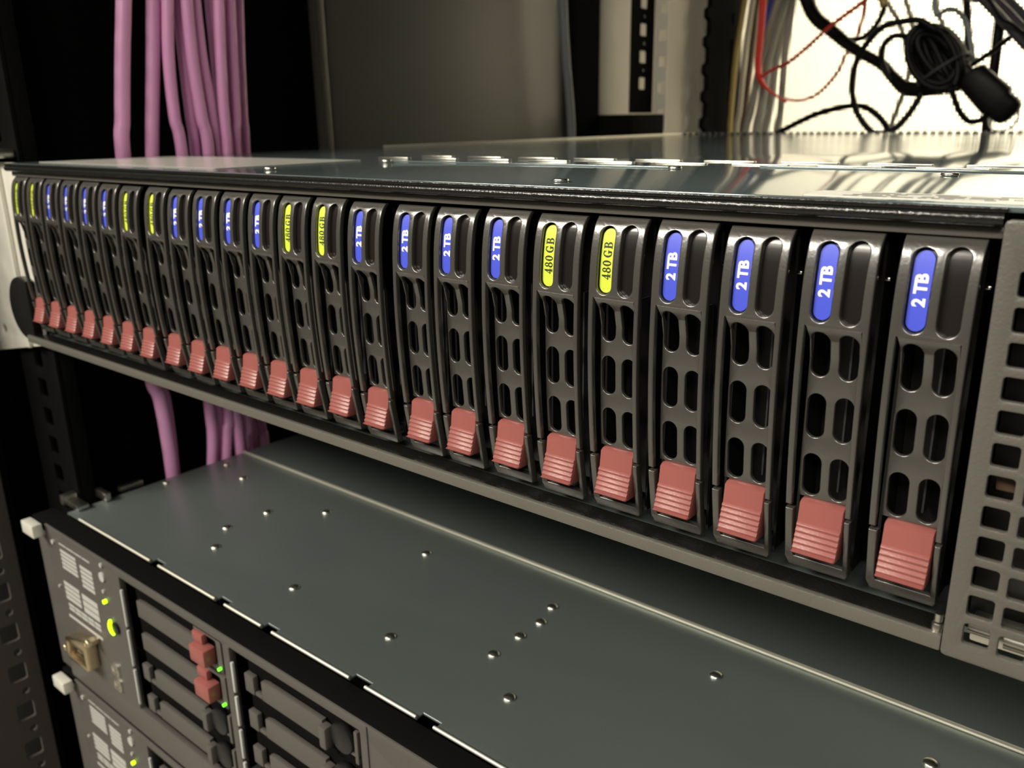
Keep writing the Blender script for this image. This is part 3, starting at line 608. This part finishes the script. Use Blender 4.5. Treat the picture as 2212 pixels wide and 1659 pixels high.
CABLE = {
  'thick_black': [(-0.3632,0.8,0.1938),(-0.3389,0.792,0.141),(-0.3246,0.784,0.1218),(-0.3058,0.776,0.1088),(-0.2861,0.768,0.0948),(-0.2697,0.76,0.085),(-0.2437,0.752,0.0714),(-0.2305,0.744,0.0601),(-0.2153,0.736,0.0489),(-0.1969,0.728,0.0459),(-0.1784,0.72,0.0462)],
  'big_loop': [(-0.1847,0.7,0.0951),(-0.1989,0.7019,0.1036),(-0.2125,0.7038,0.1043),(-0.2305,0.7056,0.1015),(-0.2436,0.7075,0.0899),(-0.2531,0.7094,0.0737),(-0.2562,0.7112,0.0534),(-0.2527,0.7131,0.0335),(-0.2459,0.715,0.0205),(-0.2345,0.7169,0.0086),(-0.2243,0.7188,0.0073),(-0.2138,0.7206,0.0131),(-0.2043,0.7225,0.0256),(-0.197,0.7244,0.0413),(-0.1947,0.7262,0.0547),(-0.1998,0.7281,0.0706),(-0.2072,0.73,0.0822)],
  'small_loop': [(-0.2094,0.735,0.0892),(-0.218,0.7357,0.0931),(-0.2298,0.7364,0.0951),(-0.2386,0.7371,0.0878),(-0.2397,0.7379,0.0765),(-0.234,0.7386,0.0635),(-0.226,0.7393,0.0528),(-0.2162,0.74,0.0467)],
  'plug_cord': [(-0.1677,0.74,0.0606),(-0.153,0.73,0.0693),(-0.1398,0.72,0.0766),(-0.1255,0.71,0.0864),(-0.1062,0.7,0.0943)],
  'upright_bundle': [(-0.1471,0.76,0.1622),(-0.1464,0.76,0.1206),(-0.1466,0.76,0.0994),(-0.1462,0.76,0.0778),(-0.1459,0.76,0.0558),(-0.1461,0.76,0.0335),(-0.1452,0.76,0.0108),(-0.1424,0.76,-0.0181)],
  'diag1': [(-0.1739,0.72,0.1361),(-0.15,0.705,0.1162),(-0.129,0.69,0.0963),(-0.1098,0.675,0.0784),(-0.0906,0.66,0.0604)],
  'diag2': [(-0.1652,0.745,0.1378),(-0.1466,0.7312,0.1181),(-0.1313,0.7175,0.1045),(-0.1164,0.7038,0.0904),(-0.0968,0.69,0.0716)],
  'diag3': [(-0.1581,0.765,0.1391),(-0.1396,0.7467,0.1189),(-0.1224,0.7283,0.1036),(-0.1017,0.71,0.0848)],
  'diag4': [(-0.1567,0.69,0.1313),(-0.1411,0.682,0.1134),(-0.129,0.674,0.0981),(-0.1184,0.666,0.0919),(-0.1077,0.658,0.084),(-0.0917,0.65,0.0787)],
  'arc': [(-0.2129,0.77,0.1453),(-0.2062,0.7657,0.1266),(-0.2011,0.7614,0.1125),(-0.1907,0.7571,0.1168),(-0.1794,0.7529,0.1122),(-0.171,0.7486,0.1005),(-0.1642,0.7443,0.0835),(-0.1593,0.74,0.0689)],
  'down_black': [(-0.186,0.78,0.1587),(-0.1789,0.77,0.1245),(-0.1719,0.76,0.0958),(-0.1652,0.75,0.0696)],
  'grey1': [(-0.2905,0.86,0.1626),(-0.275,0.8578,0.1358),(-0.2634,0.8556,0.1196),(-0.2543,0.8533,0.1012),(-0.2445,0.8511,0.0777),(-0.244,0.8489,0.0674),(-0.2475,0.8467,0.0469),(-0.2514,0.8444,0.0287),(-0.2553,0.8422,0.0103),(-0.2551,0.84,-0.0096)],
  'grey2': [(-0.2612,0.84,0.1624),(-0.2455,0.8133,0.1343),(-0.231,0.7867,0.1145),(-0.2195,0.76,0.0981)],
  'grey3': [(-0.2302,0.86,0.1491),(-0.2246,0.86,0.123),(-0.2179,0.86,0.109),(-0.2127,0.86,0.0963)],
  'yellow_tail': [(-0.2671,0.8,0.1529),(-0.2624,0.8,0.1323),(-0.2615,0.8,0.1299)],
  'black_tail': [(-0.2615,0.8,0.1293),(-0.262,0.795,0.12),(-0.2667,0.79,0.108),(-0.2744,0.785,0.0998),(-0.2853,0.78,0.0978),(-0.2969,0.775,0.102)],
  'red1': [(-0.397,0.82,0.0679),(-0.372,0.8029,0.0757),(-0.3521,0.7857,0.0794),(-0.3256,0.7686,0.0924),(-0.303,0.7514,0.1046),(-0.279,0.7343,0.1157),(-0.2561,0.7171,0.1247),(-0.24,0.7,0.1325)],
  'red2': [(-0.2732,0.78,0.1526),(-0.2781,0.7911,0.1354),(-0.2828,0.8022,0.121),(-0.2905,0.8133,0.1038),(-0.3046,0.8244,0.0862),(-0.3152,0.8356,0.0702),(-0.3346,0.8467,0.0524),(-0.3558,0.8578,0.0434),(-0.3833,0.8689,0.0436),(-0.4058,0.88,0.0494)],
  'low_black': [(-0.3569,0.78,0.0066),(-0.3399,0.7725,0.0133),(-0.3207,0.765,0.0211),(-0.3021,0.7575,0.0272),(-0.2738,0.75,0.0329),(-0.2537,0.7425,0.0324),(-0.237,0.735,0.0238),(-0.2252,0.7275,0.0131),(-0.2168,0.72,0.0002)],
  'right_tail': [(-0.1665,0.7,0.0487),(-0.1643,0.704,0.0401),(-0.1582,0.708,0.0259),(-0.1507,0.712,0.0176),(-0.1434,0.716,0.018),(-0.1386,0.72,0.0223)],
  'coil': [(-0.209,0.72,0.1014),(-0.1875,0.72,0.0761),(-0.169,0.72,0.0481),(-0.1675,0.72,0.0697),(-0.2028,0.72,0.077)],
  'plug': [(-0.1579,0.72,0.0595),(-0.1415,0.72,0.0439),(-0.125,0.72,0.0263),(-0.1242,0.72,0.0497),(-0.1492,0.72,0.0246),(-0.1239,0.72,0.0188),(-0.1139,0.72,0.0112)],
  'v_yellow': [(-0.4379,0.86,0.1908),(-0.4426,0.86,0.141),(-0.4479,0.86,0.0967),(-0.4503,0.86,0.0471),(-0.4508,0.86,0.0088),(-0.448,0.86,-0.0567)],
  'v_cream': [(-0.4239,0.85,0.1882),(-0.4274,0.85,0.1448),(-0.4321,0.85,0.0953),(-0.4348,0.85,0.0341),(-0.4374,0.85,0.0089),(-0.4345,0.85,-0.0557)],
  'v_red': [(-0.3941,0.81,0.1804),(-0.3965,0.8125,0.148),(-0.3986,0.815,0.109),(-0.4,0.8175,0.0782),(-0.3947,0.82,0.0616),(-0.3818,0.8225,0.0495),(-0.3667,0.825,0.0397)],
  'v_grey1': [(-0.3808,0.84,0.1822),(-0.3907,0.84,0.1499),(-0.4059,0.84,0.0934),(-0.415,0.84,0.0337),(-0.4201,0.84,0.009),(-0.4227,0.84,-0.0546)],
  'v_grey2': [(-0.3787,0.85,0.1831),(-0.3873,0.85,0.1504),(-0.401,0.85,0.0936),(-0.4085,0.85,0.0335),(-0.4122,0.85,0.0088),(-0.4132,0.85,-0.055)],
  'v_grey3': [(-0.3816,0.86,0.1846),(-0.3864,0.86,0.1512),(-0.396,0.86,0.0937),(-0.4007,0.86,0.0334),(-0.4042,0.86,0.0085),(-0.405,0.86,-0.0553)],
  'v_grey4': [(-0.3787,0.85,0.1831),(-0.3785,0.85,0.144),(-0.3826,0.85,0.0925),(-0.383,0.85,0.033),(-0.3851,0.85,0.0086),(-0.3828,0.85,-0.054)],
  'v_blue': [(-0.4107,0.88,0.19),(-0.4146,0.88,0.1544),(-0.4189,0.88,0.1417),(-0.4255,0.88,0.1206)],
  'v_brown': [(-0.4308,0.88,0.1923),(-0.4357,0.88,0.1479),(-0.4376,0.88,0.097),(-0.4417,0.88,0.0342),(-0.4443,0.88,0.0084),(-0.4427,0.88,-0.0578)],
  'side_grey': [(-0.445,0.4956,0.1617),(-0.445,0.5024,0.1255),(-0.445,0.5076,0.0798),(-0.445,0.5151,0.032),(-0.445,0.5184,-0.0054)],
}
PATCH = [
  [(-0.398,0.0765,0.1104),(-0.398,0.0724,0.0838),(-0.398,0.0676,0.0566),(-0.398,0.0633,0.0287),(-0.398,0.0606,0.0059),(-0.398,0.0582,-0.0977),(-0.398,0.0617,-0.1198),(-0.398,0.0628,-0.1448),(-0.398,0.0628,-0.1702),(-0.398,0.0624,-0.1934),(-0.398,0.0584,-0.42)],
  [(-0.402,0.0945,0.1133),(-0.402,0.0902,0.0857),(-0.402,0.086,0.0576),(-0.402,0.0814,0.0287),(-0.402,0.078,0.0051),(-0.405,0.0656,-0.1005),(-0.405,0.0679,-0.1228),(-0.405,0.068,-0.148),(-0.405,0.0672,-0.1736),(-0.405,0.0674,-0.1974),(-0.405,0.0634,-0.42)],
  [(-0.398,0.0999,0.1135),(-0.398,0.0959,0.0859),(-0.398,0.0925,0.0576),(-0.398,0.0917,0.0286),(-0.398,0.0934,0.0045),(-0.398,0.0907,-0.1274),(-0.398,0.0905,-0.1474),(-0.398,0.0875,-0.1699),(-0.398,0.0832,-0.1953),(-0.398,0.0792,-0.42)],
  [(-0.404,0.1075,0.1153),(-0.404,0.1055,0.0873),(-0.404,0.1048,0.0584),(-0.404,0.1048,0.0286),(-0.404,0.1049,0.0038),(-0.402,0.0983,-0.1302),(-0.402,0.0957,-0.1498),(-0.402,0.0921,-0.1724),(-0.402,0.0884,-0.1985),(-0.402,0.0844,-0.42)],
  [(-0.397,0.1079,0.1144),(-0.397,0.106,0.0867),(-0.397,0.1054,0.0581),(-0.397,0.1069,0.0285),(-0.397,0.1085,0.0038),(-0.398,0.1031,-0.1306),(-0.398,0.1,-0.1502),(-0.398,0.0964,-0.1729),(-0.398,0.0925,-0.1988),(-0.398,0.0885,-0.42)],
  [(-0.4,0.1138,0.1156),(-0.4,0.1126,0.0875),(-0.4,0.1128,0.0586),(-0.4,0.1145,0.0346),(-0.4,0.1147,0.0034),(-0.4,0.1154,-0.1402),(-0.4,0.1126,-0.1573),(-0.4,0.1088,-0.1775),(-0.4,0.1042,-0.2038),(-0.4,0.1002,-0.42)],
  [(-0.407,0.1286,0.1184),(-0.407,0.1262,0.0893),(-0.407,0.1259,0.0655),(-0.407,0.1255,0.0348),(-0.407,0.1251,0.0029),(-0.406,0.1131,-0.06),(-0.406,0.1111,-0.42)],
  [(-0.398,0.1285,0.1173),(-0.398,0.1257,0.0885),(-0.398,0.1237,0.0649),(-0.398,0.1216,0.0346),(-0.398,0.1201,0.0032),(-0.397,0.1081,-0.06),(-0.397,0.1061,-0.42)],
  [(-0.402,0.1376,0.119),(-0.402,0.1353,0.0897),(-0.402,0.1333,0.0595),(-0.402,0.1312,0.0284),(-0.402,0.1291,0.0028),(-0.412,0.1328,-0.1473),(-0.412,0.134,-0.1664),(-0.412,0.1321,-0.1883),(-0.412,0.1298,-0.217),(-0.412,0.1258,-0.42)],
  [(-0.408,0.1469,0.1209),(-0.408,0.145,0.0911),(-0.408,0.1423,0.0602),(-0.408,0.1402,0.0284),(-0.408,0.1389,0.0022),(-0.42,0.1329,-0.1489),(-0.42,0.1317,-0.1676),(-0.42,0.1297,-0.1895),(-0.42,0.1269,-0.2182),(-0.42,0.1229,-0.42)],
]

# ================================================================ PURPLE PATCH CABLES
PL = ['leftmost purple cable, hanging alone with a dark gap on both sides', 'second purple cable from the left, straight, standing clear of the bundle',
      'third purple cable from the left, slanting right as it drops to the lid', 'fourth purple cable from the left, slanting within the bundle',
      'fifth purple cable from the left, slanting within the bundle', 'sixth purple cable from the left, front strand at the middle of the bundle',
      'seventh purple cable from the left, dark strand set back in the bundle', 'eighth purple cable from the left, nearly upright front strand',
      'ninth purple cable from the left, upright strand near the right edge of the bundle', 'rightmost purple cable of the bundle, half hidden behind its neighbour']
PR = [.0037, .0035, .0031, .0031, .0032, .0033, .0030, .0031, .0031, .0028]
for i, p_ in enumerate(PATCH):
    o = tube('patch_cable', p_, PR[i], 'purple', None, 14, 6)
    o['label'] = PL[i]; o['category'] = 'cable'; o['group'] = 'purple patch cables hanging beside the enclosure'

# ================================================================ REAR CABLES
def cab(key, r, m, label, group='loose cables at the rear of the rack', nm='cable', rf=None, seg=10):
    o = tube(nm, CABLE[key], r, m, None, seg, 8, rf); o['label'] = label; o['category'] = 'cable'
    if group: o['group'] = group
    return o
cab('thick_black', .0056, 'cblack', 'thick black cable running diagonally down from the top edge to the coil', nm='power_cable', rf=lambda t: 1.35 - 0.45 * max(0, min(1, (t - .2) * 2.4)) + (0.35 * math.exp(-((t - .87) / .08) ** 2)))
cab('big_loop', .0028, 'cblack', 'black cable forming the large open ring in front of the bright door', nm='power_cable')
cab('small_loop', .0026, 'cblack', 'black cable forming the small inner loop inside the large ring', nm='power_cable')
cab('plug_cord', .0022, 'cblack', 'thin black cord rising to the right from the black plug')
cab('upright_bundle', .0046, 'cblack', 'thick upright black cable behind the black plug at the far right', nm='power_cable')
cab('diag1', .0040, 'cdark', 'lowest slate-coloured cable crossing the top right corner', 'slate cables crossing the top right corner')
cab('diag2', .0036, 'cdark', 'middle slate-coloured cable crossing the top right corner', 'slate cables crossing the top right corner')
cab('diag3', .0036, 'cdark', 'uppermost slate-coloured cable crossing the top right corner', 'slate cables crossing the top right corner')
cab('diag4', .0017, 'cblack', 'thin black cord crossing under the slate cables at top right')
cab('arc', .0020, 'cslate', 'slate cable making an upside-down U above the black plug')
cab('down_black', .0034, 'cblack', 'straight black cable dropping from the top edge onto the black plug')
cab('grey1', .0024, 'cgrey', 'pale grey cable passing behind the large black ring')
cab('grey2', .0022, 'cgrey', 'pale grey cable ending at the top of the black coil')
cab('grey3', .0022, 'cgrey', 'short pale grey cable disappearing behind the right side of the coil')
cab('yellow_tail', .0042, 'cyellow', 'short yellow cable end at the top edge above the black ring')
cab('black_tail', .0025, 'cblack', 'thin black cable curving left below the yellow cable end')
cab('red1', .0018, 'cred', 'thin red cable running from the grey cable bundle up to the right', 'thin red cables')
cab('red2', .0016, 'cred', 'thin red cable sagging in a long curve across the bright door', 'thin red cables')
cab('low_black', .0028, 'cblack', 'black cable arching low above the rear of the lid at the left of the ring', nm='power_cable')
cab('right_tail', .0024, 'cblack', 'short black cord hanging in a hook left of the black plug')
cab('v_yellow', .0034, 'cyellow', 'yellow cable at the left side of the upright rear bundle', 'upright cables at the rear')
cab('v_cream', .0034, 'ccream', 'cream cable beside the yellow one in the upright rear bundle', 'upright cables at the rear')
cab('v_red', .0040, 'cred', 'thick red cable in the upright rear bundle, curling off to the right', 'upright cables at the rear', rf=lambda t: 1.0 if t < .68 else max(.35, 1 - (t - .68) * 4))
cab('v_grey1', .0044, 'cgrey', 'leftmost grey cable of the upright rear bundle, behind the red one', 'upright cables at the rear')
cab('v_grey2', .0044, 'cgrey', 'second grey cable of the upright rear bundle', 'upright cables at the rear')
cab('v_grey3', .0042, 'cgrey', 'third grey cable of the upright rear bundle', 'upright cables at the rear')
cab('v_grey4', .0040, 'cgrey', 'rightmost grey cable of the upright rear bundle, against the bright door', 'upright cables at the rear')
cab('v_blue', .0046, 'cblue', 'blue cable end at the top of the upright rear bundle', 'upright cables at the rear')
cab('v_brown', .0040, 'cbrown', 'dark brown cable between the cream and grey ones', 'upright cables at the rear')
cab('side_grey', .0040, 'cslate', 'single slate-grey cable hanging against the dark side panel')
# coil of black power cord: many tight turns making a thick oval
A_ = Vector((-0.2040, 0.725, 0.0985)); B_ = Vector((-0.1690, 0.725, 0.0470))
ax = (B_ - A_); L2 = ax.length / 2; cen = (A_ + B_) / 2; u_ = ax.normalized(); w_ = Vector((u_.z * -1, 0, u_.x)).normalized()
bm = bmesh.new(); path = []
for k in range(int(14 * 26)):
    a = 2 * PI * k / 26; tt = k / (14 * 26)
    ry = 0.0015 + 0.0175 * abs(math.sin(PI * (tt * 3.3 + .25))); rx = L2 * (0.74 + 0.28 * abs(math.cos(PI * tt * 3.1)))
    path.append(cen + u_ * rx * math.cos(a) + w_ * ry * math.sin(a) + Vector((0, -0.014 + 0.028 * tt, 0)) + Vector((0, 0.004 * math.sin(a), 0)))
tube_bm(bm, path, 0.0031, 9)
co = link('coiled_power_cord', bm_mesh(bm, 'coiled_power_cord', True, 70), 'cblack')
co['label'] = 'tight oval coil of glossy black power cord hanging before the bright rear door'; co['category'] = 'cable coil'
bm = bmesh.new(); tie = [cen + u_ * 0.012 + w_ * 0.0235 * math.cos(a) + Vector((0, 0.021 * math.sin(a), 0)) for a in [2 * PI * k / 20 for k in range(21)]]
tube_bm(bm, tie, 0.0014, 8); link('cable_tie', bm_mesh(bm, 'cable_tie'), 'cdark', co)
# black plug
pa = Vector((-0.1600, 0.722, 0.0600)); pb = Vector((-0.1245, 0.722, 0.0270))
plug = thing('power_plug', 'chunky black power plug with cord, at far right just above the lid', 'plug', tuple(pb))
d_ = (pb - pa).normalized(); n_ = Vector((-d_.z, 0, d_.x)); e_ = Vector((0, 1, 0)); Lp = (pb - pa).length
def loft(name, prof_, m, parent, seg=18, p=3.2):
    bm = bmesh.new(); rings = []
    for s, hw, hh in prof_:
        c = pa + d_ * (s * Lp); ring = []
        for k in range(seg):
            a = 2 * PI * k / seg; ca, sa = math.cos(a), math.sin(a)
            ring.append(bm.verts.new(c + n_ * hw * math.copysign(abs(ca) ** (2 / p), ca) + e_ * hh * math.copysign(abs(sa) ** (2 / p), sa) - pb))
        rings.append(ring)
    for i in range(len(rings) - 1):
        for k in range(seg): bm.faces.new((rings[i][k], rings[i][(k + 1) % seg], rings[i + 1][(k + 1) % seg], rings[i + 1][k]))
    bm.faces.new(rings[0][::-1]); bm.faces.new(rings[-1])
    return link(name, bm_mesh(bm, name, True, 50), m, parent)
loft('strain_relief', [(-0.25, .0035, .0035), (-0.18, .0045, .0045), (-0.1, .0040, .004), (-0.05, .0055, .005), (0.02, .0050, .0045), (.1, .0075, .006)], 'cblack', plug)
loft('plug_body', [(.06, .0080, .0070), (.14, .0130, .0085), (.45, .0140, .0100), (.78, .0150, .0110), (.84, .0120, .0110), (1.0, .0130, .0100), (1.12, .0110, .0085), (1.17, .0060, .0050)], 'cblack', plug)
ring = [pb - pb + d_ * (0.004 + 0.011 * math.sin(a)) + n_ * (-0.006 + 0.012 * math.cos(a)) for a in [2 * PI * k / 24 for k in range(25)]]
bm = bmesh.new(); tube_bm(bm, ring, 0.0008, 8); link('retaining_clip', bm_mesh(bm, 'retaining_clip'), 'chrome', plug)
